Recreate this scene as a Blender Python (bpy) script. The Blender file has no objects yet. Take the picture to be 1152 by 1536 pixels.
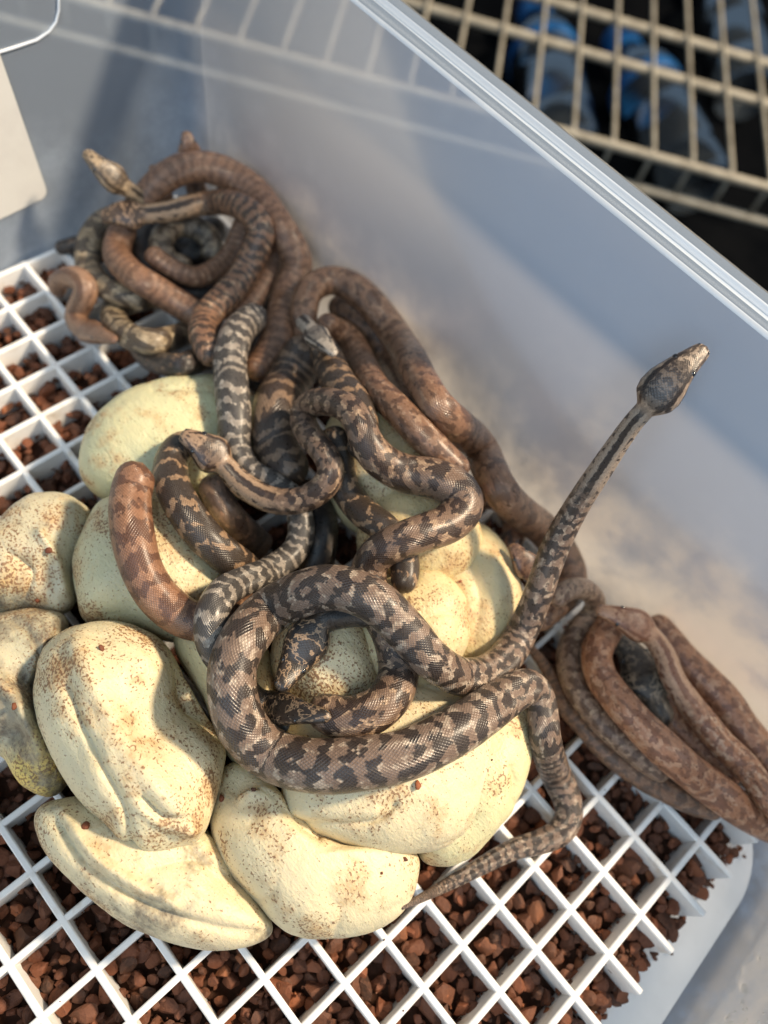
import bpy, bmesh, math, random
import numpy as np
from mathutils import Vector, noise as mnoise
from mathutils.bvhtree import BVHTree

random.seed(7); rng = np.random.default_rng(7)
scene = bpy.context.scene
COL = scene.collection

# ------------------------------------------------------------------ camera
# Lengths are worked out in grid cells (1 cell of the plastic grid = 12.7 mm), z = 0 on the grid's top.
PIT = 0.0127
ZT = 1.45                                   # the table top lies 1.45 cells below the grid's top
R = np.array([[0.65331869, 0.73665574, 0.17467976], [0.72108339, -0.53516198, -0.44004591], [-0.23068037, 0.41344889, -0.88082154]])
C = np.array([3.67689721, 2.19864373, 15.98090419]); F = 1185.88

def M(p):
    p = np.asarray(p, float)
    return (p + np.array([0, 0, ZT])) * PIT
def pr(X):
    c = (np.atleast_2d(X) - C) @ R.T
    return np.stack([F*c[:, 0]/c[:, 2] + 576, F*c[:, 1]/c[:, 2] + 768], 1)
def depth(X): return (np.atleast_2d(X) - C) @ R[2]
def ray(x, y): return R.T @ np.array([(x-576)/F, (y-768)/F, 1.0])
def atz(x, y, z=0.0):
    d = ray(x, y); return C + d*((z - C[2])/d[2])

cam = bpy.data.cameras.new('camera'); camo = bpy.data.objects.new('camera', cam); COL.objects.link(camo)
from mathutils import Matrix
Rm = Matrix([list(R[0]), list(-R[1]), list(-R[2])]).transposed().to_4x4()
Rm.translation = Vector(M(C)); camo.matrix_world = Rm
cam.sensor_fit = 'VERTICAL'; cam.sensor_height = 36; cam.lens = F/1536*36
cam.clip_start = 0.005; cam.clip_end = 20
cam.dof.use_dof = True; cam.dof.focus_distance = 13.1*PIT; cam.dof.aperture_fstop = 9.5
scene.camera = camo
scene.render.resolution_x = 768; scene.render.resolution_y = 1024

# ------------------------------------------------------------------ light
w = bpy.data.worlds.new('World'); scene.world = w; w.use_nodes = True
bg = w.node_tree.nodes['Background']; bg.inputs[0].default_value = (0.60, 0.79, 1.0, 1); bg.inputs[1].default_value = 0.27
def area(name, pos, target, size, power, color, size_y=None):
    l = bpy.data.lights.new(name, 'AREA'); l.energy = power; l.color = color; l.size = size
    if size_y: l.shape = 'RECTANGLE'; l.size_y = size_y
    o = bpy.data.objects.new(name, l); COL.objects.link(o)
    o.location = pos; d = Vector(target) - Vector(pos); o.rotation_euler = d.to_track_quat('-Z', 'Y').to_euler(); return o
ctr = Vector(M((1, 6, 1.5)))
kd = Vector((0.42, 0.80, 1.0)).normalized()
area('low_sun_through_window', ctr + kd*1.7, ctr, 0.15, 55.0, (1.0, 0.81, 0.58))
area('added_sheen_light', ctr + Vector((0.75, 0.45, 0.95)).normalized()*1.2, ctr, 0.4, 2.8, (1.0, 0.93, 0.84), 0.5)  # added area lamp, put in for broad sheen on the snakes
area('added_cool_fill', ctr + Vector((0.25, -0.75, 1.0)).normalized()*0.95, ctr, 0.6, 4.2, (0.64, 0.82, 1.0), 0.8)  # added cool fill for the long wall's inner face and the egg shade
vs = scene.view_settings
vs.view_transform = 'Standard'; vs.look = 'None'; vs.exposure = 0.0; vs.gamma = 1.0; vs.use_curve_mapping = False

# ------------------------------------------------------------------ helpers
def mesh_obj(name, verts, faces, mat=None, parent=None, smooth=True, uvs=None, attr=None):
    me = bpy.data.meshes.new(name)
    me.from_pydata([tuple(v) for v in np.asarray(verts, float)], [], [tuple(int(i) for i in f) for f in faces])
    if smooth: me.polygons.foreach_set('use_smooth', [True]*len(me.polygons))
    if uvs is not None:
        l = me.uv_layers.new(name='UVMap')
        li = np.zeros(len(me.loops), dtype=np.int64); me.loops.foreach_get('vertex_index', li)
        l.data.foreach_set('uv', np.asarray(uvs, float)[li].ravel())
    if attr:
        for k, v in attr.items():
            v = np.asarray(v, float)
            if v.ndim == 1:
                a = me.attributes.new(k, 'FLOAT', 'POINT'); a.data.foreach_set('value', v)
            else:
                a = me.attributes.new(k, 'FLOAT_COLOR', 'POINT'); a.data.foreach_set('color', v.ravel())
    if mat: me.materials.append(mat)
    me.update()
    o = bpy.data.objects.new(name, me); COL.objects.link(o)
    if parent: o.parent = parent
    return o
def tag(o, label=None, cat=None, group=None, kind=None):
    if label: o['label'] = label
    if cat: o['category'] = cat
    if group: o['group'] = group
    if kind: o['kind'] = kind
    return o
def empty(name, loc):
    o = bpy.data.objects.new(name, None); COL.objects.link(o); o.location = loc; o.empty_display_size = 0.005; return o
def local(o, parent):                       # parts are built in world space; keep them there under their thing
    o.parent = parent; o.matrix_parent_inverse = Matrix.Translation(-Vector(parent.location)); return o
def box(lo, hi):
    (a, b, c), (d, e, f) = lo, hi
    v = [(a,b,c),(d,b,c),(d,e,c),(a,e,c),(a,b,f),(d,b,f),(d,e,f),(a,e,f)]
    return v, [(0,3,2,1),(4,5,6,7),(0,1,5,4),(1,2,6,5),(2,3,7,6),(3,0,4,7)]
def tube(path, r, seg=10):
    path = np.asarray(path, float); n = len(path); vs_, fs = [], []
    t = np.gradient(path, axis=0); t /= np.linalg.norm(t, axis=1)[:, None]
    up = np.array([0, 0, 1.0]) if abs(t[0, 2]) < .9 else np.array([1.0, 0, 0])
    for i in range(n):
        s = np.cross(t[i], up); s /= np.linalg.norm(s); up = np.cross(s, t[i])
        for k in range(seg):
            a = 2*math.pi*k/seg; vs_.append(path[i] + r*(math.cos(a)*s + math.sin(a)*up))
    for i in range(n-1):
        for k in range(seg):
            k2 = (k+1) % seg; fs.append((i*seg+k, i*seg+k2, (i+1)*seg+k2, (i+1)*seg+k))
    fs.append(tuple(range(seg))[::-1]); fs.append(tuple((n-1)*seg + k for k in range(seg)))
    return vs_, fs

# ---- node helpers
class NT:
    def __init__(s, tree): s.t = tree
    def n(s, kind, **kw):
        nd = s.t.nodes.new(kind)
        for k, v in kw.items(): setattr(nd, k, v)
        return nd
    def link(s, a, b): s.t.links.new(a, b)
    def put(s, inp, v):
        if isinstance(v, bpy.types.NodeSocket): s.link(v, inp)
        elif v is not None: inp.default_value = v
    def math(s, op, a, b=None, c=None, clamp=False):
        nd = s.n('ShaderNodeMath', operation=op); nd.use_clamp = clamp
        s.put(nd.inputs[0], a); s.put(nd.inputs[1], b)
        if c is not None: s.put(nd.inputs[2], c)
        return nd.outputs[0]
    def mix(s, f, a, b, blend='MIX'):
        nd = s.n('ShaderNodeMix', data_type='RGBA', blend_type=blend)
        s.put(nd.inputs[0], f); s.put(nd.inputs[6], a); s.put(nd.inputs[7], b); return nd.outputs[2]
    def step(s, x, a, b, lo=0.0, hi=1.0):
        nd = s.n('ShaderNodeMapRange', interpolation_type='SMOOTHSTEP')
        s.put(nd.inputs[0], x); s.put(nd.inputs[1], a); s.put(nd.inputs[2], b); s.put(nd.inputs[3], lo); s.put(nd.inputs[4], hi); return nd.outputs[0]
    def noise(s, vec, scale, detail=2.0, rough=0.5, dist=0.0):
        nd = s.n('ShaderNodeTexNoise'); s.put(nd.inputs['Vector'], vec); s.put(nd.inputs['Scale'], scale)
        nd.inputs['Detail'].default_value = detail; nd.inputs['Roughness'].default_value = rough; nd.inputs['Distortion'].default_value = dist
        return nd.outputs[0]
    def comb(s, x, y, z):
        nd = s.n('ShaderNodeCombineXYZ'); s.put(nd.inputs[0], x); s.put(nd.inputs[1], y); s.put(nd.inputs[2], z); return nd.outputs[0]
def new_mat(name):
    m = bpy.data.materials.new(name); m.use_nodes = True; nt = NT(m.node_tree)
    return m, nt, m.node_tree.nodes['Principled BSDF'], m.node_tree.nodes['Material Output']
def rgb(r, g, b): return (r, g, b, 1.0)
def srgb(r, g, b):
    return tuple((c/255/12.92 if c/255 <= .04045 else ((c/255+.055)/1.055)**2.4) for c in (r, g, b)) + (1.0,)
def geo(nt): return nt.n('ShaderNodeNewGeometry').outputs['Position']
def bump(nt, b, h, strength, dist):
    nd = nt.n('ShaderNodeBump'); nd.inputs['Strength'].default_value = strength; nd.inputs['Distance'].default_value = dist
    nt.put(nd.inputs['Height'], h); nt.link(nd.outputs[0], b.inputs['Normal']); return nd

# ------------------------------------------------------------------ materials
def mat_white_plastic():
    m, nt, b, o = new_mat('white_grid_plastic'); p = geo(nt)
    d = nt.noise(p, 160, 4, .6)
    nt.put(b.inputs['Base Color'], nt.mix(nt.step(d, .52, .78), rgb(.80, .80, .79), rgb(.60, .54, .46)))
    b.inputs['Roughness'].default_value = .42
    b.inputs['Subsurface Weight'].default_value = .12; b.inputs['Subsurface Radius'].default_value = (1, 1, 1); b.inputs['Subsurface Scale'].default_value = .0012
    bump(nt, b, nt.noise(p, 900, 3, .6), .12, .0003); return m
def mat_gravel():
    m, nt, b, o = new_mat('red_brown_gravel'); p = geo(nt)
    a = nt.n('ShaderNodeAttribute', attribute_name='tint').outputs['Color']
    n = nt.noise(p, 900, 5, .65); n2 = nt.noise(p, 2600, 2, .6)
    c = nt.mix(nt.step(n, .3, .75), a, nt.mix(.35, a, rgb(.22, .085, .04)))
    nt.put(b.inputs['Base Color'], nt.mix(nt.step(n2, .6, .75, 0, .6), c, rgb(.035, .018, .012)))
    b.inputs['Roughness'].default_value = .72
    bump(nt, b, nt.math('ADD', n, nt.math('MULTIPLY', n2, .35)), .5, .0006); return m
def mat_plastic(name, fog_lo, fog_hi, tint, transp=(.93, .96, 1.0), sun_fog=True, gloss=.12, rough=.12):
    m, nt, b, o = new_mat(name); nt.t.nodes.remove(b); p = geo(nt)
    tr = nt.n('ShaderNodeBsdfTransparent'); tr.inputs[0].default_value = (*transp, 1)
    df = nt.n('ShaderNodeBsdfDiffuse'); df.inputs[0].default_value = tint
    tl = nt.n('ShaderNodeBsdfTranslucent'); tl.inputs[0].default_value = (.95, .88, .80, 1)
    gl = nt.n('ShaderNodeBsdfGlossy'); gl.inputs[0].default_value = (1, 1, 1, 1); gl.inputs['Roughness'].default_value = rough
    sc = nt.n('ShaderNodeMixShader'); sc.inputs[0].default_value = .22
    nt.link(df.outputs[0], sc.inputs[1]); nt.link(tl.outputs[0], sc.inputs[2])
    if sun_fog:
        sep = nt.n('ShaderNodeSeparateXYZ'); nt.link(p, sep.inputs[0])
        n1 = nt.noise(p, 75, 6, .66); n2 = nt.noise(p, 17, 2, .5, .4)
        # condensation in clouds, shaped to paint a sun patch low right and shade left
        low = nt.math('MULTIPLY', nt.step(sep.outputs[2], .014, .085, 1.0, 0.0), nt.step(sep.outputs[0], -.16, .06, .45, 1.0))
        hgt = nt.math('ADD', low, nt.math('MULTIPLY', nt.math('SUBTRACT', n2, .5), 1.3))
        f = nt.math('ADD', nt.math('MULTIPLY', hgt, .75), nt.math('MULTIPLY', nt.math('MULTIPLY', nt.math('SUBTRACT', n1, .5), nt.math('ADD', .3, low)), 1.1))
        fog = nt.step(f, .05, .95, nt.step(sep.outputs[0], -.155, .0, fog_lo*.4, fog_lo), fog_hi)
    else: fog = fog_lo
    if sun_fog: nt.put(sc.inputs[0], nt.step(f, .15, .9, .22, .80))  # painted sun glow: thicker fog leans to the warm translucent tint
    mx = nt.n('ShaderNodeMixShader'); nt.put(mx.inputs[0], fog)
    nt.link(tr.outputs[0], mx.inputs[1]); nt.link(sc.outputs[0], mx.inputs[2])
    fr = nt.n('ShaderNodeFresnel'); fr.inputs[0].default_value = 1.45
    g = nt.math('MULTIPLY', fr.outputs[0], gloss*6, clamp=True)
    m2 = nt.n('ShaderNodeMixShader'); nt.put(m2.inputs[0], g)
    nt.link(mx.outputs[0], m2.inputs[1]); nt.link(gl.outputs[0], m2.inputs[2]); nt.link(m2.outputs[0], o.inputs[0])
    bp = nt.n('ShaderNodeBump'); bp.inputs['Strength'].default_value = .15; bp.inputs['Distance'].default_value = .001
    nt.put(bp.inputs['Height'], nt.noise(p, 40, 3, .5)); nt.link(bp.outputs[0], gl.inputs['Normal'])
    return m
def mat_plain(name, col, rough=.5, spec=.5, vary=None, scale=200, bumpd=0, metal=0):
    m, nt, b, o = new_mat(name); p = geo(nt)
    n = nt.noise(p, scale, 4, .6)
    nt.put(b.inputs['Base Color'], nt.mix(nt.step(n, .35, .75), col, vary) if vary else col)
    b.inputs['Roughness'].default_value = rough; b.inputs['Specular IOR Level'].default_value = spec; b.inputs['Metallic'].default_value = metal
    if bumpd: bump(nt, b, n, .4, bumpd)
    return m
def mat_egg(name, cream, seed, spots=.5, mold=0.0, yellow=0.0):
    m, nt, b, o = new_mat(name)
    g = nt.n('ShaderNodeNewGeometry').outputs['Position']
    off = nt.n('ShaderNodeVectorMath', operation='ADD'); nt.link(g, off.inputs[0]); off.inputs[1].default_value = (seed*.31, seed*.17, seed*.07)
    p = off.outputs[0]
    big = nt.noise(p, 42, 3, .6); mid = nt.noise(p, 120, 4, .65); fine = nt.noise(p, 1750, 2, .5); mot = nt.noise(p, 420, 4, .7)
    c = nt.mix(nt.step(big, .35, .68), cream, tuple(x*y for x, y in zip(cream[:3], (.90, .95, .98))) + (1,))
    c = nt.mix(nt.step(mid, .46, .72, 0, .9), c, rgb(.50, .33, .16))
    c = nt.mix(nt.step(nt.noise(p, 26, 4, .6), .52, .72, 0, .55), c, rgb(.60, .50, .33))                        # tan stains
    if yellow: c = nt.mix(nt.step(nt.noise(p, 30, 2), .5, .7, 0, yellow), c, rgb(.72, .52, .10))
    # specks: dense in clouds, thin elsewhere
    cloud = nt.math('ADD', nt.step(mid, .38, .68), nt.step(nt.noise(p, 60, 2, .5), .42, .66))
    thr = nt.math('SUBTRACT', .725 - .10*spots, nt.math('MULTIPLY', cloud, .085))
    sp = nt.step(fine, thr, nt.math('ADD', thr, .05))
    c = nt.mix(nt.math('MULTIPLY', sp, .85), c, rgb(.20, .09, .035))
    sp2 = nt.step(nt.math('ADD', mot, nt.math('MULTIPLY', cloud, .05)), .64, .76, 0, .6*spots); c = nt.mix(sp2, c, rgb(.34, .19, .08))
    if mold:
        mk = nt.step(nt.math('ADD', nt.noise(p, 55, 5, .7), nt.math('MULTIPLY', nt.noise(p, 260, 3, .6), .22)), .66 - .2*mold, .82 - .16*mold)
        c = nt.mix(nt.math('MULTIPLY', mk, .85), c, nt.mix(nt.step(mot, .4, .65), rgb(.24, .21, .15), rgb(.085, .065, .05)))
    nt.put(b.inputs['Base Color'], c)
    nt.put(b.inputs['Roughness'], nt.step(mid, .3, .8, .42, .62))
    b.inputs['Subsurface Weight'].default_value = .28; b.inputs['Subsurface Radius'].default_value = (1.0, .75, .4); b.inputs['Subsurface Scale'].default_value = .0022
    # leathery shell: fine pimples and faint fibres
    st = nt.n('ShaderNodeMapping'); nt.link(p, st.inputs[0]); st.inputs['Scale'].default_value = (1.0, 3.2, 1.6); st.inputs['Rotation'].default_value = (0, 0, seed*1.3)
    h = nt.math('ADD', nt.math('MULTIPLY', fine, .35), nt.math('ADD', nt.math('MULTIPLY', nt.noise(st.outputs[0], 300, 4, .65), .8), nt.math('MULTIPLY', mid, .9)))
    bump(nt, b, h, .42, .0010); return m

def snake_group():
    t = bpy.data.node_groups.new('snake_skin', 'ShaderNodeTree'); nt = NT(t); I = t.interface
    for nm, typ, dv in [('Base', 'NodeSocketColor', (.3,.22,.16,1)), ('Dark', 'NodeSocketColor', (.06,.04,.03,1)), ('Light', 'NodeSocketColor', (.45,.36,.27,1)),
                        ('Band', 'NodeSocketFloat', .5), ('Freq', 'NodeSocketFloat', .8), ('Thr', 'NodeSocketFloat', .1), ('LightThr', 'NodeSocketFloat', .55),
                        ('Seed', 'NodeSocketFloat', 0.), ('Side', 'NodeSocketFloat', .5), ('HeadThr', 'NodeSocketFloat', .5), ('HeadDark', 'NodeSocketFloat', 0.), ('NeckLight', 'NodeSocketFloat', .6)]:
        s = I.new_socket(nm, in_out='INPUT', socket_type=typ); s.default_value = dv
    I.new_socket('BSDF', in_out='OUTPUT', socket_type='NodeSocketShader')
    gi = nt.n('NodeGroupInput').outputs; go = nt.n('NodeGroupOutput')
    uv = nt.n('ShaderNodeUVMap', uv_map='UVMap').outputs[0]; sp = nt.n('ShaderNodeSeparateXYZ'); nt.link(uv, sp.inputs[0])
    s, v = sp.outputs[0], sp.outputs[1]
    N = 46.0; K = N/(2*math.pi)*.82
    a = nt.math('MULTIPLY', v, N); b = nt.math('MULTIPLY', s, K)
    p = nt.math('ADD', a, b); q = nt.math('SUBTRACT', a, b)
    pf, qf = nt.math('FLOOR', p), nt.math('FLOOR', q)
    fp = nt.math('ABSOLUTE', nt.math('SUBTRACT', nt.math('SUBTRACT', p, pf), .5)); fq = nt.math('ABSOLUTE', nt.math('SUBTRACT', nt.math('SUBTRACT', q, qf), .5))
    d = nt.math('MULTIPLY', nt.math('MAXIMUM', fp, fq), 2.0)
    ac = nt.math('MULTIPLY', nt.math('ADD', nt.math('ADD', pf, qf), 1.0), .5); bc = nt.math('MULTIPLY', nt.math('SUBTRACT', pf, qf), .5)
    sc = nt.math('DIVIDE', nt.math('ADD', nt.math('MULTIPLY', bc, .6), nt.math('MULTIPLY', b, .4)), K)      # markings mostly end at scale edges
    vc = nt.math('DIVIDE', nt.math('ADD', nt.math('MULTIPLY', ac, .6), nt.math('MULTIPLY', a, .4)), N)
    av = nt.math('ABSOLUTE', vc)
    seed = gi['Seed']
    hx = nt.n('ShaderNodeAttribute', attribute_name='hx').outputs['Fac']; head = nt.step(hx, 1.1, .95)
    n1 = nt.noise(nt.comb(nt.math('MULTIPLY', sc, 1.0), nt.math('MULTIPLY', vc, 8.0), seed), 1.7, 2, .55)
    n2 = nt.noise(nt.comb(nt.math('MULTIPLY', sc, .5), nt.math('MULTIPLY', vc, 4.5), nt.math('ADD', seed, 31.0)), 1.2, 2, .5)
    n3 = nt.noise(nt.comb(nt.math('MULTIPLY', sc, 1.0), nt.math('MULTIPLY', vc, 7.0), nt.math('ADD', seed, 57.0)), 2.0, 2, .5)
    ph = nt.math('ADD', nt.math('MULTIPLY', nt.math('MULTIPLY', sc, gi['Freq']), 2*math.pi), nt.math('MULTIPLY', nt.math('SUBTRACT', n2, .5), 13.0))
    wave = nt.math('SINE', ph)
    m = nt.math('ADD', nt.math('MULTIPLY', wave, gi['Band']), nt.math('MULTIPLY', nt.math('MULTIPLY', nt.math('SUBTRACT', n1, .5), 8.5), nt.math('SUBTRACT', 1.25, gi['Band'])))
    thr = nt.math('ADD', gi['Thr'], nt.math('MULTIPLY', nt.math('MULTIPLY', av, av), 2.2))
    dk = nt.step(m, nt.math('SUBTRACT', thr, .10), nt.math('ADD', thr, .10))
    rim = nt.step(m, nt.math('SUBTRACT', thr, .5), thr)                                     # pale rim hugging the dark blotches
    lt = nt.step(nt.math('ADD', n3, nt.math('MULTIPLY', nt.math('SUBTRACT', rim, .5), .08)), nt.math('SUBTRACT', gi['LightThr'], .03), nt.math('ADD', gi['LightThr'], .08))
    wn = nt.n('ShaderNodeTexWhiteNoise', noise_dimensions='2D'); nt.link(nt.comb(pf, qf, 0.0), wn.inputs['Vector'])
    col = nt.mix(nt.math('MULTIPLY', lt, .8), gi['Base'], gi['Light'])
    side = nt.math('MULTIPLY', nt.step(av, .2, .36), gi['Side'])
    col = nt.mix(side, col, gi['Light'])
    col = nt.mix(nt.math('MULTIPLY', dk, nt.step(av, .27, .42, .95, .15)), col, gi['Dark'])
    # neck: pale, with a dark line down the back and dark spots on the flanks
    hv = nt.math('ABSOLUTE', v)
    j1 = nt.noise(nt.comb(nt.math('MULTIPLY', s, 1.0), nt.math('MULTIPLY', v, 6.0), nt.math('ADD', seed, 71.0)), 2.2, 2, .5)
    hvj = nt.math('ADD', hv, nt.math('MULTIPLY', nt.math('SUBTRACT', j1, .5), .07)); hxj = nt.math('ADD', hx, nt.math('MULTIPLY', nt.math('SUBTRACT', j1, .5), .22))
    def band(x, lo, hi, sf): return nt.math('MULTIPLY', nt.step(x, lo-sf, lo+sf), nt.step(x, hi+sf, hi-sf))
    nst = nt.math('MAXIMUM', nt.step(hvj, .055, .035), nt.math('MULTIPLY', nt.step(n1, .53, .57), band(hv, .12, .26, .02)))
    ncol = nt.mix(nst, nt.mix(gi['NeckLight'], gi['Base'], gi['Light']), gi['Dark'])
    col = nt.mix(nt.step(hxj, 2.7, 1.9), col, ncol)
    # head: dark edged crown, pale temples, dark streak behind the eye
    h1 = nt.noise(nt.comb(nt.math('MULTIPLY', s, 1.6), nt.math('MULTIPLY', hv, 9.0), nt.math('ADD', seed, 11.0)), 1.9, 3, .6)
    mot = nt.step(h1, gi['HeadThr'], nt.math('ADD', gi['HeadThr'], .05))
    crown = nt.math('MULTIPLY', nt.step(hvj, .10, .08), band(hxj, .40, .90, .03))
    hm = nt.math('MAXIMUM', nt.math('MULTIPLY', band(hvj, .082, .140, .008), band(hxj, .22, .95, .04)), nt.math('MULTIPLY', band(hvj, .20, .25, .01), band(hxj, .10, .95, .04)))
    hm = nt.math('MAXIMUM', hm, nt.math('MULTIPLY', band(hxj, .80, .89, .015), nt.step(hvj, .09, .12)))
    hm = nt.math('MAXIMUM', hm, nt.math('MULTIPLY', crown, nt.math('ADD', .62, nt.math('MULTIPLY', mot, .35))))
    hm = nt.math('MAXIMUM', hm, nt.math('MULTIPLY', mot, nt.step(hx, .5, .35, .25, .85)))
    hm = nt.math('MAXIMUM', hm, gi['HeadDark'])
    hm = nt.math('MULTIPLY', hm, nt.math('SUBTRACT', 1.0, nt.math('MULTIPLY', gi['HeadDark'], band(j1, .535, .60, .012))))
    hcol = nt.mix(hm, nt.mix(nt.math('MAXIMUM', .45, nt.math('MULTIPLY', gi['HeadDark'], .9)), gi['Base'], gi['Light']), gi['Dark'])
    col = nt.mix(head, col, hcol)
    val = nt.math('ADD', .84, nt.math('MULTIPLY', wn.outputs[0], .32))
    col = nt.mix(1.0, col, nt.comb(val, val, val), 'MULTIPLY')
    edge = nt.step(d, .72, 1.0, 0, .38)
    col = nt.mix(edge, col, nt.mix(.6, gi['Dark'], gi['Base']))
    bs = nt.n('ShaderNodeBsdfPrincipled'); nt.link(col, bs.inputs['Base Color'])
    nt.put(bs.inputs['Roughness'], nt.math('ADD', .27, nt.math('MULTIPLY', wn.outputs[0], .08)))
    bs.inputs['Specular IOR Level'].default_value = .5; bs.inputs['Coat Weight'].default_value = .34; bs.inputs['Coat Roughness'].default_value = .31; bs.inputs['Coat IOR'].default_value = 1.45
    hgt = nt.math('SUBTRACT', 1.0, nt.math('POWER', d, 2.6))
    bp = nt.n('ShaderNodeBump'); nt.put(bp.inputs['Strength'], nt.math('SUBTRACT', .45, nt.math('MULTIPLY', head, .25))); bp.inputs['Distance'].default_value = .00026
    nt.put(bp.inputs['Height'], hgt); nt.link(bp.outputs[0], bs.inputs['Normal'])
    nt.link(bs.outputs[0], go.inputs[0]); return t
SKIN = snake_group()
def mat_snake(name, base, dark, light, band=.5, freq=.7, thr=.1, lthr=.55, side=.5, hthr=.5, seed=0.0, hdark=0.0, neck=.6):
    m, nt, b, o = new_mat(name); nt.t.nodes.remove(b)
    g = nt.n('ShaderNodeGroup', node_tree=SKIN)
    for k, v in dict(Base=base, Dark=dark, Light=light, Band=band, Freq=freq, Thr=thr, LightThr=lthr, Seed=seed, Side=side, HeadThr=hthr, HeadDark=hdark, NeckLight=neck).items(): g.inputs[k].default_value = v
    nt.link(g.outputs[0], o.inputs[0]); return m

WHITE = mat_white_plastic(); GRAVEL = mat_gravel()
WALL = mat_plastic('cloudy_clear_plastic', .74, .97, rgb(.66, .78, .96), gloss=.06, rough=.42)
RIM = mat_plastic('rim_plastic', .85, .85, rgb(.82, .89, .97), sun_fog=False, gloss=.14, rough=.08)
FLOORP = mat_plain('milky_floor_plastic', rgb(.86, .86, .85), .35, .5, rgb(.80, .80, .79), 90)
DARKFLOOR = mat_plain('dark_floor', rgb(.0025, .003, .004), .9, .0, rgb(.005, .0055, .0065), 20)
TABLE = mat_plain('grey_board', rgb(.17, .18, .20), .6, .3, rgb(.12, .13, .145), 60, .0005)
PAPER = mat_plain('white_paper', rgb(.60, .595, .57), .55, .3, rgb(.56, .55, .53), 120)
WIRE = mat_plain('cream_coated_wire', rgb(.36, .33, .265), .45, .4, rgb(.22, .195, .15), 90)
BLUE = mat_plain('blue_cap_plastic', rgb(.008, .10, .30), .35, .5, rgb(.006, .07, .22), 80)
def mat_fleck():
    m, nt, b, o = new_mat('pale_residue'); nt.t.nodes.remove(b)
    d = nt.n('ShaderNodeBsdfDiffuse'); d.inputs[0].default_value = (.92, .92, .90, 1); t = nt.n('ShaderNodeBsdfTranslucent'); t.inputs[0].default_value = (.97, .97, .95, 1)
    x = nt.n('ShaderNodeMixShader'); x.inputs[0].default_value = .7; nt.link(d.outputs[0], x.inputs[1]); nt.link(t.outputs[0], x.inputs[2]); nt.link(x.outputs[0], o.inputs[0]); return m
FLECK = mat_fleck()
def mat_eye():
    m, nt, b, o = new_mat('dark_eye'); b.inputs['Base Color'].default_value = (.012, .010, .009, 1); b.inputs['Roughness'].default_value = .08; b.inputs['Coat Weight'].default_value = 1; return m
EYE = mat_eye()
def mat_bottle():
    m, nt, b, o = new_mat('clear_bottle_plastic'); nt.t.nodes.remove(b)
    tr = nt.n('ShaderNodeBsdfTransparent'); tr.inputs[0].default_value = (.72, .76, .80, 1)
    gl = nt.n('ShaderNodeBsdfGlossy'); gl.inputs['Roughness'].default_value = .16; gl.inputs[0].default_value = (.4, .45, .5, 1)
    df = nt.n('ShaderNodeBsdfDiffuse'); df.inputs[0].default_value = (.14, .17, .20, 1)
    a = nt.n('ShaderNodeMixShader'); a.inputs[0].default_value = .12; nt.link(tr.outputs[0], a.inputs[1]); nt.link(df.outputs[0], a.inputs[2])
    lw = nt.n('ShaderNodeLayerWeight'); lw.inputs[0].default_value = .18
    c = nt.n('ShaderNodeMixShader'); nt.link(lw.outputs['Fresnel'], c.inputs[0]); nt.link(a.outputs[0], c.inputs[1]); nt.link(gl.outputs[0], c.inputs[2]); nt.link(c.outputs[0], o.inputs[0]); return m
BOTTLE = mat_bottle()

# ------------------------------------------------------------------ setting: floor, board under the tub
v, f = box(M((-180, -120, -19)), M((120, 160, -18))); tag(mesh_obj('floor', v, f, DARKFLOOR, smooth=False), kind='structure')
TH = math.atan(.055); UA = np.array([math.cos(TH), math.sin(TH), 0]); UB = np.array([-math.sin(TH), math.cos(TH), 0]); T0 = np.array([0, 12.45, 0.0])
def tubp(a, b, z): q = T0 + UA*a + UB*b; return np.array([q[0], q[1], z])    # tub axes: a along the long wall, b outward through it
bm = bmesh.new()
vv = [bm.verts.new(M(tubp(a, b, z))) for z in (-2.6, -ZT) for a, b in ((-11.7, -26), (40, -26), (40, .5), (-11.7, .5))]
for q in [(3,2,1,0), (4,5,6,7), (0,1,5,4), (1,2,6,5), (2,3,7,6), (3,0,4,7)]: bm.faces.new([vv[i] for i in q])
me = bpy.data.meshes.new('shelf_board'); bm.to_mesh(me); me.materials.append(TABLE)
o = bpy.data.objects.new('shelf_board', me); COL.objects.link(o); tag(o, kind='structure')

# ------------------------------------------------------------------ the tub
A0, A1, B0, B1 = -11.3, 11.25, -19.0, 0.0          # inner floor rectangle in tub axes
def ring(off, z, rad, n=14):
    pts = []
    for (ca, cb, s0) in ((A1+off-rad, B1+off-rad, 0), (A0-off+rad, B1+off-rad, 90), (A0-off+rad, B0-off+rad, 180), (A1+off-rad, B0-off+rad, 270)):
        for k in range(n+1):
            t = math.radians(s0 + 90*k/n); pts.append(M(tubp(ca + rad*math.cos(t), cb + rad*math.sin(t), z)))
    return pts
def loft(rings, close_first=False):
    n = len(rings[0]); vs_ = [p for r in rings for p in r]; fs = []
    for i in range(len(rings)-1):
        for k in range(n):
            k2 = (k+1) % n; fs.append((i*n+k, i*n+k2, (i+1)*n+k2, (i+1)*n+k))
    return vs_, fs
def off_at(z): return .15 + .1175*(z)               # draft of the walls
FZ = -1.38
tub = empty('storage_tub', M(tubp(0, -9.5, -ZT)))
tag(tub, 'cloudy clear plastic storage tub holding the grid, eggs and snakes', 'tub')
prof = [(-.55, FZ)] + [(-.55 + .55*math.sin(a), FZ + .5 - .5*math.cos(a)) for a in np.linspace(.3, math.pi/2, 6)]
prof += [(off_at(z), z) for z in np.linspace(-.6, 7.0, 16)]
v, f = loft([ring(o_, z, 2.2 - 1.1*min(1, max(0, (z-FZ)/5))) for o_, z in prof])
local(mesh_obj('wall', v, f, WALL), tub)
r0 = ring(-.55, FZ, 2.2); v = r0 + [np.mean(r0, 0)]; n = len(r0)
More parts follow.
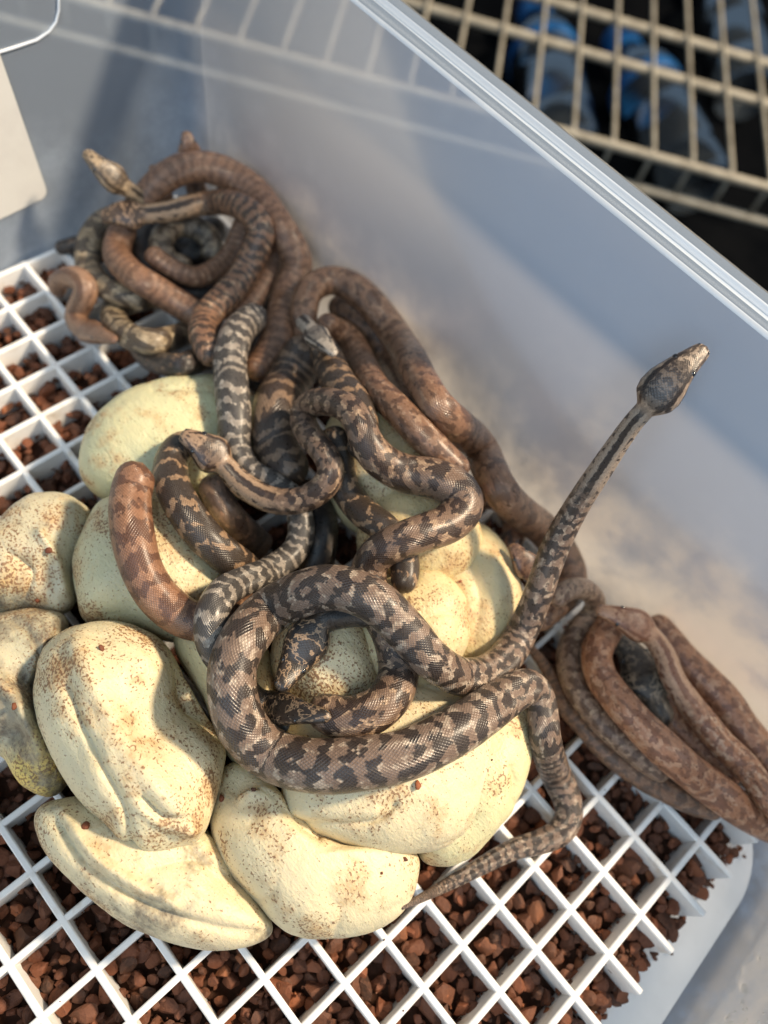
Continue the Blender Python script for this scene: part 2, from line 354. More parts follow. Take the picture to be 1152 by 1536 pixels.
fl = local(mesh_obj('tub_floor', v, [(k, (k+1) % n, n) for k in range(n)], FLOORP, smooth=False), tub)
ot = off_at(7.0)
rp = [(ot, 7.0), (ot+.05, 7.06), (ot+.10, 7.07), (ot+.20, 7.02), (ot+.32, 7.0), (ot+.44, 7.02), (ot+.48, 7.1), (ot+.52, 7.12), (ot+.60, 7.1), (ot+.80, 7.06), (ot+.93, 7.0), (ot+.98, 6.9), (ot+.98, 6.6), (ot+.94, 6.6), (ot+.94, 6.88)]
v, f = loft([ring(o_, z, 1.1 + (o_-ot)) for o_, z in rp]); local(mesh_obj('rim', v, f, RIM), tub)
# intersection of a pixel ray with the inner face of the end wall (a = A0) and far-end wall (a = A1)
def on_wall(x, y, side, lift=0.03):
    d = ray(x, y); lo, hi = 5.0, 60.0
    for t in np.linspace(4, 60, 4000):
        X = C + d*t; q = X - T0; a = q @ UA; b = q @ UB; o_ = off_at(X[2])
        if side == 'A0' and a <= A0 - o_ + lift: return X
        if side == 'A1' and a >= A1 + o_ - lift: return X
        if side == 'B1' and b >= B1 + o_ - lift: return X
    return X
# paper label on the end wall (its far part lies outside the picture)
def rounded_poly(pts, rad, n=6):
    pts = [np.array(p, float) for p in pts]; out = []
    for i in range(len(pts)):
        p, a, b = pts[i], pts[i-1], pts[(i+1) % len(pts)]
        u1 = (a-p)/np.linalg.norm(a-p); u2 = (b-p)/np.linalg.norm(b-p)
        for k in range(n+1):
            t = k/n; q0, q2 = p+u1*rad, p+u2*rad; out.append((1-t)**2*q0 + 2*t*(1-t)*p + t*t*q2)
    return out
c1 = on_wall(72, 293, 'A0'); c2 = on_wall(0, 84, 'A0'); c3 = on_wall(0, 331, 'A0')
e1 = c2 - c1; e1 /= np.linalg.norm(e1); e2 = c3 - c1; e2 -= e1*(e2 @ e1); e2 /= np.linalg.norm(e2)
quad = [c1, c1 + e1*4.6, c1 + e1*4.6 + e2*6.5, c1 + e2*6.5]
nrm = np.cross(e1, e2); nrm *= np.sign(nrm @ UA)
rp_ = rounded_poly(quad, .25); n = len(rp_)
v = [M(p + nrm*.03) for p in rp_] + [M(p + nrm*.005) for p in rp_]
f = [tuple(range(n)), tuple(range(2*n-1, n-1, -1))] + [(k, (k+1) % n, n+(k+1) % n, n+k) for k in range(n)]
lb = local(mesh_obj('paper_label', v, f, PAPER, smooth=False), tub); lb['label'] = 'blank white paper label on the end wall'
# moulded outline of the handle pad above the label
hp = [on_wall(x, y, 'A0') for x, y in ((-60, 95), (-20, 84), (20, 72), (55, 60), (74, 47), (84, 33), (88, 15), (88, -10), (86, -40))]
v, f = tube([M(p) for p in hp], .035*PIT, 8); local(mesh_obj('handle_outline', v, f, RIM), tub)
# pale residue flecks and drops on the end wall at the bottom right
vs_, fs_ = [], []
for k in range(150):
    x = rng.uniform(990, 1160); y = rng.uniform(1310, 1560)
    if x + y*.42 < 1690: continue
    X = on_wall(x, y, 'A1', .02); s = rng.choice([.035, .055, .085, .14], p=[.45, .3, .17, .08]); base = len(vs_)
    nn = 7; ang = rng.uniform(0, 6.28); t1 = UB; t2 = np.cross(-UA, UB); t2 /= np.linalg.norm(t2)
    for kk in range(nn):
        a = 2*math.pi*kk/nn; rr = s*rng.uniform(.6, 1.1); q = math.cos(a)*rr*1.5, math.sin(a)*rr*.8
        vs_.append(M(X + t1*(q[0]*math.cos(ang) - q[1]*math.sin(ang)) + t2*(q[0]*math.sin(ang) + q[1]*math.cos(ang))))
    vs_.append(M(X - UA*.03)); fs_ += [(base+kk, base+(kk+1) % nn, base+nn) for kk in range(nn)]
o = local(mesh_obj('residue_flecks', vs_, fs_, FLECK), tub); o['kind'] = 'stuff'

# ------------------------------------------------------------------ wire rack beyond the tub
EW = np.array([.774, .633, 0]); EN = np.array([-.633, .774, 0]); RZ = -7.38
def rackp(e, w_, z): q = EW*e + EN*w_; return M((q[0], q[1], z))
rack = empty('wire_shelf_rack', rackp(8, 40, -9.0)); tag(rack, 'cream coated wire shelf rack in the dark beyond the tub', 'rack')
wp = [rackp(0, w_, RZ) for w_ in (62, 55, 48, 41, 36)] + [rackp(0, 34.2, RZ), rackp(0, 33.95, RZ-.12), rackp(0, 33.85, RZ-.4), rackp(0, 33.75, RZ-1.9)]
v, f = tube(wp, .115*PIT, 8); wm = None
for k in range(-17, 15):
    if wm is None: o = mesh_obj('wire', v, f, WIRE); wm = o.data
    else: o = bpy.data.objects.new('wire', wm); COL.objects.link(o)
    e = .10 + 2.0*k
    o.parent = rack; o.matrix_parent_inverse = Matrix.Translation(-Vector(rack.location)); o.location = Vector(tuple(EW*e*PIT))
for w_, z, r in ((33.95, RZ-.30, .24), (33.75, RZ-2.0, .24), (40.6, RZ-.30, .26), (44.2, RZ-.30, .26), (55, RZ-.3, .26)):
    v, f = tube([rackp(e, w_, z) for e in np.linspace(-36, 32, 12)], r*PIT, 10); local(mesh_obj('cross_rod', v, f, WIRE), rack)
# bottles lying under the shelf
def lathe(axis0, axis1, prof_, seg=20):
    a0, a1 = np.asarray(axis0, float), np.asarray(axis1, float); d = a1-a0; L = np.linalg.norm(d); d /= L
    s = np.cross(d, [0, 0, 1.]); s /= np.linalg.norm(s); u = np.cross(s, d); vs_, fs = [], []
    for t, r in prof_:
        for k in range(seg):
            a = 2*math.pi*k/seg; vs_.append(a0 + d*t + r*(math.cos(a)*s + math.sin(a)*u))
    for i in range(len(prof_)-1):
        for k in range(seg):
            k2 = (k+1) % seg; fs.append((i*seg+k, i*seg+k2, (i+1)*seg+k2, (i+1)*seg+k))
    fs.append(tuple(range(seg))); fs.append(tuple((len(prof_)-1)*seg+k for k in range(seg))[::-1]); return vs_, fs
for (p0, p1, lab) in (((800, 10), (835, 190), 'clear plastic bottle with rounded blue cap lying below the wire shelf'),
                      ((925, 55), (1000, 200), 'clear plastic bottle with tilted blue neck below the wire shelf'),
                      ((1075, -40), (1120, 170), 'clear plastic bottle with its blue cap hidden, below the wire shelf')):
    zc = -18 + 2.4; a = atz(*p0, zc); b = atz(*p1, zc); L = 15.0; d = (b-a)/np.linalg.norm(b-a); b = a + d*L
    bt = empty('bottle', M(a*.5 + b*.5 - np.array([0, 0, 2.4]))); tag(bt, lab, 'bottle', 'bottles under the wire shelf')
    pb = [(2.0, .85), (2.4, 1.0), (4.2, 2.2), (5.0, 2.38), (8.0, 2.38), (8.3, 2.25), (8.6, 2.38), (12.0, 2.38), (12.3, 2.25), (12.6, 2.38), (14.6, 2.3), (15.0, 1.9)]
    v, f = lathe(M(a), M(b), [(t*PIT, r*PIT) for t, r in pb]); local(mesh_obj('body', v, f, BOTTLE), bt)
    v, f = lathe(M(a), M(b), [(t*PIT, r*PIT) for t, r in ((0, 1.05), (.15, 1.2), (1.9, 1.25), (2.05, 1.1))]); local(mesh_obj('cap', v, f, BLUE), bt)
    if 'neck' in lab or 'rounded' in lab:
        v, f = lathe(M(a), M(b), [(t*PIT, r*PIT) for t, r in ((5.4, 2.41), (5.41, 2.43), (6.4, 2.43), (6.41, 2.41))]); local(mesh_obj('label_band', v, f, BLUE), bt)

# ------------------------------------------------------------------ the white plastic grid
grid = empty('plastic_grid', M((0, 4, -.9))); tag(grid, 'white plastic egg crate grid of square cells over the gravel', 'grid')
def bar(p0, p1, top, bot, wt, wb):
    p0, p1 = np.array(p0, float), np.array(p1, float); d = (p1-p0)/np.linalg.norm(p1-p0); s = np.array([-d[1], d[0], 0]); vs_ = []
    bev = .022
    for q in (p0, p1):
        for ww, z in ((-wb, bot), (wb, bot), (wt, top-bev), (wt-bev, top), (-wt+bev, top), (-wt, top-bev)): vs_.append(M(q + s*ww + np.array([0, 0, z])))
    fs = [(5,4,3,2,1,0), (6,7,8,9,10,11)] + [(k, (k+1) % 6, 6+(k+1) % 6, 6+k) for k in range(6)]
    return vs_, fs
for j in range(-6, 13):
    hi_i = 9.86 - .0*j + rng.uniform(-.03, .03); 
    v, f = bar((-11.06, j, 0), (hi_i, j, 0), 0, -.9, .062, .050); local(mesh_obj('bar', v, f, WHITE, smooth=False), grid)
for i in range(-11, 10):
    top_j = 12.12
    v, f = bar((i, -6.4, 0), (i, min(top_j, 12.2 + .055*i - .15), 0), -.004, -.88, .060, .048); local(mesh_obj('bar', v, f, WHITE, smooth=False), grid)

# ------------------------------------------------------------------ gravel under the grid
def ico(sub):
    bm = bmesh.new(); bmesh.ops.create_icosphere(bm, subdivisions=sub, radius=1.0)
    v = np.array([x.co for x in bm.verts]); f = np.array([[q.index for q in p.verts] for p in bm.faces]); bm.free(); return v, f
IV, IF = ico(3); IV2, IF2 = ico(2)
def stone_shape(iv):
    v = iv.copy()
    for k in range(9):
        n = rng.normal(size=3); n /= np.linalg.norm(n); d = rng.uniform(.42, .8); h = v @ n - d
        v -= np.outer(np.clip(h, 0, None)*.985, n)
    v *= np.array([1.0, rng.uniform(.6, 1.0), rng.uniform(.45, .85)])
    return v
SHAPES = [stone_shape(IV2) for _ in range(26)]
def rot():
    q = rng.normal(size=4); q /= np.linalg.norm(q); a, b, c, d = q
    return np.array([[1-2*(c*c+d*d), 2*(b*c-a*d), 2*(b*d+a*c)], [2*(b*c+a*d), 1-2*(b*b+d*d), 2*(c*d-a*b)], [2*(b*d-a*c), 2*(c*d+a*b), 1-2*(b*b+c*c)]])
def rotz(): t = rng.uniform(0, 6.283); return np.array([[math.cos(t), -math.sin(t), 0], [math.sin(t), math.cos(t), 0], [0, 0, 1]])
def tilt(a): 
    ax, ay = rng.normal(0, a, 2); return np.array([[1, 0, ay], [0, 1, -ax], [-ay, ax, 1]])
TINTS = np.array([[.105, .040, .022], [.15, .055, .028], [.075, .032, .020], [.20, .075, .036], [.12, .052, .032], [.25, .105, .05], [.055, .028, .02]])
def tint():
    c = TINTS[rng.choice(len(TINTS), p=[.25, .24, .16, .11, .14, .03, .07])]*rng.uniform(.5, 1.2)*np.array([1.12, .93, .72]); return np.array([*c, 1])
gv, gf, gc = [], [], []; base = 0
def put_stone(pos, s, m=None):
    global base
    sh = SHAPES[rng.integers(len(SHAPES))]; m = rot() if m is None else m
    gv.append((sh*s) @ m.T + pos); gf.append(IF2 + base); gc.append(np.tile(tint(), (len(sh), 1))); base += len(sh)
step = .235
for yj in np.arange(-5.5, 12.3, step):
    for xi in np.arange(-11.0, 10.45, step):
        p = np.array([xi + rng.uniform(-.11, .11), yj + rng.uniform(-.11, .11), 0])
        if p[1] > 12.0 + .055*p[0]: continue
        edge = 10.0 + .22*mnoise.noise((yj*.9, 3.1, 0)) + .12*mnoise.noise((yj*2.7, 1.1, 0))
        if p[0] > edge: continue
        vis = pr(p)[0]
        if not (-160 < vis[0] < 1312 and 300 < vis[1] < 1700) and rng.random() < .8: continue
        s = rng.choice([.12, .16, .20, .26], p=[.28, .36, .26, .10])*rng.uniform(.9, 1.1)
        droop = max(0, p[0]-9.5)*.9
        p[2] = -.56 - droop + rng.uniform(-.09, .09) + .08*mnoise.noise((xi*.6, yj*.6, 2))
        put_stone(p, s, tilt(.35) @ rotz())
        if rng.random() < .33: put_stone(p + np.array([rng.uniform(-.15, .15), rng.uniform(-.15, .15), -.22]), s*1.1)
for k in range(40):                                    # loose chips along the ragged edge
    yj = rng.uniform(4, 11.6); put_stone(np.array([10.05 + abs(rng.normal(0, .12)), yj, FZ + .1]), rng.uniform(.05, .11))
IV1, IF1 = ico(1); CRUMBS = [stone_shape(IV1) for _ in range(12)]
def put_crumb(pos, s):
    global base
    sh = CRUMBS[rng.integers(len(CRUMBS))]; gv.append((sh*s) @ rot().T + pos); gf.append(IF1 + base); gc.append(np.tile(tint(), (len(sh), 1))); base += len(sh)
for k in range(3600):                                  # fine crumbs between the stones
    x, y = rng.uniform(-11, 9.95), rng.uniform(-4, 11.6); put_crumb(np.array([x, y, rng.uniform(-.66, -.46) - max(0, x-9.5)*.9]), rng.uniform(.03, .075))
for k in range(60):                                    # grit left lying on the bars
    a, q = rng.integers(-3, 12), rng.uniform(-10.5, 9.6)
    put_crumb(np.array([q, a + rng.uniform(-.04, .04), .012]) if rng.random() < .5 else np.array([rng.integers(-10, 10), rng.uniform(-4, 11), .010]), rng.uniform(.012, .032))
gv = np.concatenate(gv); gf = np.concatenate(gf); gc = np.concatenate(gc)
tag(mesh_obj('gravel', [M(p) for p in gv], gf, GRAVEL, smooth=False, attr={'tint': gc}), 'red brown crushed stone gravel under the white grid', 'gravel', kind='stuff')
# brown bed the stones lie on
v, f = box(M((-11.1, -5.8, FZ+.005)), M((9.7, 11.55, -.78)))
bed = mat_plain('gravel_fines', rgb(.045, .022, .014), .9, .1, rgb(.075, .032, .02), 700, .0006)
tag(mesh_obj('gravel_bed', v, f, bed, smooth=False), kind='structure')

# ------------------------------------------------------------------ eggs
def catmull_closed(pts, n):
    pts = np.asarray(pts, float); m = len(pts); out = []
    for i in range(m):
        p0, p1, p2, p3 = pts[i-1], pts[i], pts[(i+1) % m], pts[(i+2) % m]
        for t in np.linspace(0, 1, n, endpoint=False):
            out.append(.5*((2*p1) + (-p0+p2)*t + (2*p0-5*p1+4*p2-p3)*t*t + (-p0+3*p1-3*p2+p3)*t**3))
    return np.array(out)
def seg_dist(P, poly):
    best = np.full(len(P), 1e9)
    for a, b in zip(poly[:-1], poly[1:]):
        a, b = np.array(a, float), np.array(b, float); d = b-a; t = np.clip(((P-a) @ d)/(d @ d), 0, 1)
        best = np.minimum(best, np.linalg.norm(P - (a + t[:, None]*d), axis=1))
    return best
COLL = []          # (BVH) what later things may rest on
def add_coll(v, f): COLL.append(BVHTree.FromPolygons([Vector(p) for p in v], [tuple(int(i) for i in q) for q in f]))
NTH, NPH = 220, 120
def make_egg(outline, zc, T, label, mat, seed, tiltv=(0, 0), dents=(), ridges=(), lump=.05, shrink=.955):
    W = np.array([atz(x, y, zc) for x, y in outline]); c = W.mean(0)
    Q = catmull_closed(W[:, :2], 14) - c[:2]
    th = np.arctan2(Q[:, 1], Q[:, 0]); rr = np.linalg.norm(Q, axis=1); o_ = np.argsort(th); th, rr = th[o_], rr[o_]
    tt = np.linspace(-math.pi, math.pi, NTH, endpoint=False)
    Rt = np.interp(tt, np.r_[th-2*math.pi, th, th+2*math.pi], np.r_[rr, rr, rr])*shrink
    for _ in range(3): Rt = (np.roll(Rt, 1) + 2*Rt + np.roll(Rt, -1))/4
    ph = np.linspace(-math.pi/2, math.pi/2, NPH); V = []
    for p in ph:
        cp, sp = max(math.cos(p), 0)**.86, math.copysign(abs(math.sin(p))**.96, math.sin(p))
        V.append(np.stack([c[0] + Rt*cp*np.cos(tt), c[1] + Rt*cp*np.sin(tt), np.full(NTH, zc + T*sp)], 1))
    V = np.concatenate(V); V[:, 2] += (V[:, :2]-c[:2]) @ np.array(tiltv)
    Fc = [(i*NTH+k, i*NTH+(k+1) % NTH, (i+1)*NTH+(k+1) % NTH, (i+1)*NTH+k) for i in range(NPH-1) for k in range(NTH)]
    Nn = V - np.array([c[0], c[1], zc]); Nn[:, :2] /= (Rt.mean()**2); Nn[:, 2] /= T*T; Nn /= np.linalg.norm(Nn, axis=1)[:, None]
    disp = np.array([lump*mnoise.fractal(Vector(p)*.55 + Vector((seed*7.3, seed*3.1, 0)), 1.0, 2.0, 3) + .010*mnoise.fractal(Vector(p)*3.2 + Vector((seed, 0, 0)), 1, 2, 3) for p in V])
    wrk = np.array([(1-abs(mnoise.noise(Vector(p)*1.15 + Vector((seed*5.1, 0, seed)))))**7*max(0, mnoise.noise(Vector(p)*.5 + Vector((0, seed*9.1, 4)))+.15) for p in V])
    disp -= .075*wrk
    P = pr(V); view = C - V; view /= np.linalg.norm(view, axis=1)[:, None]; fr = np.clip((Nn*view).sum(1)*3, 0, 1)
    for x, y, rx, dep in dents:
        wob = np.array([mnoise.noise(Vector((p[0]*.012, p[1]*.012, seed))) for p in P])
        disp -= fr*dep*np.exp(-(np.hypot(P[:, 0]-x, P[:, 1]-y)/(rx*(1+.25*wob)))**2)
    for poly, wd, hg in ridges:
        poly = catmull_open(np.array(poly, float), 6)
        sd_ = seg_dist(P, poly)*(1 + .35*np.array([mnoise.noise(Vector((p[0]*.02, p[1]*.02, seed+3))) for p in P]))
        disp += fr*hg*(.8 if hg < 0 else 1.0)*np.exp(-(sd_/(wd*(.9 if hg < 0 else 1.1)))**(1.35 if hg < 0 else 2))
    V = V + Nn*disp[:, None]
    low = V[:, 2] < -.03; V[low, 2] = -.03 + (V[low, 2]+.03)*.12       # the shell sags flat onto the grid
    o = mesh_obj('python_egg', [M(p) for p in V], Fc, mat); tag(o, label, 'egg', 'clutch of leathery python eggs')
    add_coll(V, Fc)
    return o
def catmull_open(pts, n):
    pts = np.asarray(pts, float)
    P = np.vstack([2*pts[0]-pts[1], pts, 2*pts[-1]-pts[-2]]); out = []
    for i in range(1, len(P)-2):
        p0, p1, p2, p3 = P[i-1:i+3]
        for t in np.linspace(0, 1, n, endpoint=False):
            out.append(.5*((2*p1) + (-p0+p2)*t + (2*p0-5*p1+4*p2-p3)*t*t + (-p0+3*p1-3*p2+p3)*t**3))
    out.append(pts[-1]); return np.array(out)
CR = rgb(.71, .60, .38); CG = rgb(.56, .50, .345); CY = rgb(.70, .565, .31)
EM = lambda s, col=CR, **k: mat_egg('egg_shell_%d' % s, col, s, **k)
make_egg([(0,790),(40,755),(80,742),(125,750),(150,790),(125,850),(112,905),(85,922),(35,918),(-30,915),(-55,850)], 1.05, 1.1, 'small creased greenish cream egg beside the mouldy yellow stained egg', EM(1, CG, spots=.6, mold=.25, yellow=.4), 1,
         dents=[(75,860,26,.22),(30,850,20,.12)], ridges=[([(60,800),(88,842),(96,880)],7,.12),([(10,830),(45,860),(40,895)],6,-.10),([(88,905),(100,900)],14,.12)])
make_egg([(-50,950),(10,915),(70,912),(110,930),(80,1000),(70,1060),(90,1130),(105,1175),(75,1203),(35,1190),(0,1150),(-40,1100)], .95, 1.0, 'mouldy collapsed egg with yellow and dark stains at the clutch edge', EM(2, CG, spots=.9, mold=.72, yellow=.8), 2, lump=.09,
         dents=[(40,1010,28,.25),(20,1120,30,.3)], ridges=[([(10,925),(45,950),(60,975)],6,-.14),([(0,1020),(30,1060),(55,1130)],10,.16),([(20,1150),(60,1180)],8,-.12)])
make_egg([(112,690),(130,640),(172,602),(232,581),(290,571),(345,574),(400,610),(410,680),(370,745),(280,770),(190,755),(145,745),(118,722)], 1.1, 1.12, 'long smooth pale egg lying apart beside the banded grey snake', EM(3, rgb(.62, .58, .35), spots=.15), 3,
         ridges=[([(230,583),(290,584),(340,588)],6,-.06)])
make_egg([(520,592),(560,600),(602,640),(632,688),(665,720),(690,760),(640,800),(540,800),(490,740),(480,650)], 1.9, 1.2, 'yellow cream egg wedged under the snakes, behind the coils', EM(4, CY, spots=.2), 4)
make_egg([(560,740),(640,730),(700,770),(722,810),(712,855),(675,880),(600,880),(545,850),(530,790)], 2.0, 1.1, 'spotted cream egg framed by the bend of a blotched snake', EM(5, CY, spots=.7), 5)
make_egg([(640,800),(700,785),(742,812),(772,868),(782,925),(765,970),(725,1005),(660,1000),(615,930),(610,850)], 1.25, 1.2, 'wrinkled yellow cream egg beneath the rearing snake', EM(6, CY, spots=.35), 6, ridges=[([(705,840),(720,900),(712,960)],10,-.08),([(740,840),(750,900)],8,.05)])
make_egg([(106,840),(128,785),(160,752),(250,735),(330,780),(350,860),(325,930),(270,965),(200,945),(125,935),(110,890)], 1.45, 1.15, 'speckled cream egg under the bronze snake', EM(7, rgb(.64, .57, .35), spots=.75), 7)
make_egg([(600,860),(655,858),(692,892),(707,940),(700,985),(650,1050),(560,1060),(500,1000),(530,900)], 1.9, 1.1, 'cream egg with rusty freckles showing outside the big coil', EM(8, CY, spots=.6), 8)
make_egg([(440,900),(500,905),(548,945),(566,1000),(566,1060),(500,1090),(430,1060),(400,980)], 1.85, 1.15, 'heavily speckled egg framed inside the big coil', EM(9, CR, spots=1.3), 9)
make_egg([(255,955),(330,925),(400,970),(420,1080),(380,1160),(335,1130),(295,1040)], 1.3, 1.15, 'cream egg mostly hidden below the left of the big coil', EM(10, CY, spots=.3), 10)
make_egg([(622,1230),(630,1298),(690,1303),(742,1257),(782,1190),(795,1120),(792,1060),(765,1015),(700,990),(630,1040)], 1.2, 1.2, 'pale egg with a dark slit on its side, behind the coil', EM(11, rgb(.68, .60, .34), spots=.45), 11,
         dents=[(700,1240,40,.12)], ridges=[([(768,1150),(774,1175),(770,1205)],5,-.10),([(640,1270),(720,1235),(750,1190)],12,-.07)])
make_egg([(48,1218),(75,1198),(140,1190),(240,1200),(330,1250),(395,1350),(420,1400),(385,1424),(320,1430),(250,1418),(180,1382),(120,1335),(72,1290),(52,1255)], 1.0, 1.05, 'large egg with grey brown stained edge at the clutch bottom', EM(12, CR, spots=.5, mold=.42), 12,
         dents=[(330,1330,45,.10)], ridges=[([(85,1235),(120,1290),(180,1335),(250,1372),(330,1395),(400,1402)],8,-.16),([(95,1215),(140,1280),(200,1325),(260,1355)],9,.10),([(230,1300),(300,1290),(340,1320)],14,-.08)])
make_egg([(415,1170),(418,1215),(455,1250),(525,1280),(600,1290),(678,1275),(722,1225),(745,1160),(745,1090),(700,1030),(600,1000),(500,1015),(430,1080)], 1.75, 1.15, 'big smooth cream egg directly under the lower arc of the big coil', EM(13, CR, spots=.4), 13,
         ridges=[([(435,1232),(500,1236),(560,1232),(592,1208)],7,-.085),([(540,1236),(575,1226),(594,1206)],2.8,-.06),([(430,1218),(500,1222),(560,1216)],10,.04)])
make_egg([(335,1140),(385,1150),(430,1200),(520,1262),(622,1272),(632,1320),(612,1370),(562,1402),(500,1414),(440,1407),(385,1372),(335,1308),(312,1255),(314,1190)], 1.15, 1.15, 'plump cream egg with a folded dimple at the clutch front', EM(14, CR, spots=.45), 14,
         dents=[(352,1172,26,.16)], ridges=[([(375,1178),(410,1196),(450,1236),(480,1254)],7,-.14),([(365,1195),(392,1186),(420,1202)],8,.13),([(395,1205),(375,1230)],12,-.06)])
make_egg([(43,1020),(58,972),(100,938),(170,928),(232,950),(266,985),(302,1050),(337,1108),(344,1137),(332,1192),(312,1258),(280,1278),(208,1293),(155,1245),(100,1190),(60,1120),(44,1062)], 1.75, 1.2, 'large dented egg with a long raised ridge, left of the coil', EM(15, CR, spots=.8), 15,
         dents=[(250,1078,68,.52),(110,1130,34,.14)], ridges=[([(120,975),(150,1040),(190,1105),(235,1180),(280,1230)],20,.15),([(100,1030),(120,1090),(150,1150),(185,1215),(200,1285)],9,-.17),([(215,1198),(245,1222),(290,1224)],6,-.14),([(222,1206),(250,1228),(292,1230)],2.6,-.06),([(212,1215),(245,1236),(285,1236)],8,.07)])
# grains of gravel stuck on the eggs
def cast(x, y):
    d = ray(x, y); best = None
    for tr in COLL:
        h = tr.ray_cast(Vector(C), Vector(d))
        if h[0] is not None and (best is None or h[3] < best[1]): best = (np.array(h[0]), h[3], np.array(h[1]))
    return best
for x, y, s, lab in [(152,974,.13,'reddish gravel grain near the top of the large dented egg'),(627,1178,.15,'oblong gravel grain just below the lower arc of the big coil'),
        (380,1185,.12,'dark gravel grain beside the folded dimple of the plump egg'),(333,1197,.12,'round orange gravel grain on the left edge of the plump egg'),
        (128,1240,.14,'reddish gravel grain on the stained egg below the dented egg'),(268,887,.10,'dark gravel grain on the egg beside the bronze snake'),
        (56,900,.12,'gravel grain low on the small creased egg'),(73,825,.13,'brown gravel grain in the crease of the small greenish egg'),
        (22,1058,.14,'red gravel grain on the mouldy collapsed egg'),(607,1288,.10,'dark gravel chip where the plump egg meets the egg above'),
        (572,1310,.06,'tiny dark gravel speck on the right of the plump egg'),(738,1140,.06,'tiny dark gravel speck right of the smooth egg under the coil'),
        (690,873,.08,'small dark gravel chip by the bend of the blotched snake')]:
    h = cast(x, y)
    if h is None: continue
    s *= .62; sh = stone_shape(IV2)*s
    o = mesh_obj('gravel_grain', [M(p) for p in sh @ rot().T + h[0] + h[2]*np.sign(h[2] @ (C-h[0]))*s*.2], IF2, GRAVEL, attr={'tint': np.tile(tint()*np.array([1.2, 1, .9, 1]), (len(sh), 1))})
    tag(o, lab, 'gravel grain', 'gravel grains stuck on the eggs')

# ------------------------------------------------------------------ snakes
WN_R = UB*math.cos(math.atan(.1175)) - np.array([0, 0, 1])*math.sin(math.atan(.1175))     # outward normals of the two walls
WN_L = -UA*math.cos(math.atan(.1175)) - np.array([0, 0, 1])*math.sin(math.atan(.1175))
PR_, PL_ = tubp(0, off_at(0), 0), tubp(A0 - off_at(0), 0, 0)
def clearance(X):
    d = min(X[2], (PR_-X) @ WN_R, (PL_-X) @ WN_L, 3.0)
    for tr in COLL:
        h = tr.find_nearest(Vector(X), max(d, .01))
        if h[0] is not None and h[3] < d: d = h[3]
    return d
def rest_depth(x, y, wpx):
    d = ray(x, y); t = 7.0                  # depth along the optical axis, marching from above until it touches
    for _ in range(90):
        X = C + d*t; r = wpx/2*t/F; g = clearance(X) - r*.94
        if g < .012: return t
        t += max(g*.8, .012)
    return t
HX = np.array([0, .02, .06, .12, .22, .34, .46, .60, .74, .86, 1.0])
HW = np.array([.05, .26, .37, .44, .52, .63, .76, .93, 1.0, .90, .62])
HH = np.array([.04, .20, .29, .35, .43, .53, .58, .62, .62, .58, .50])
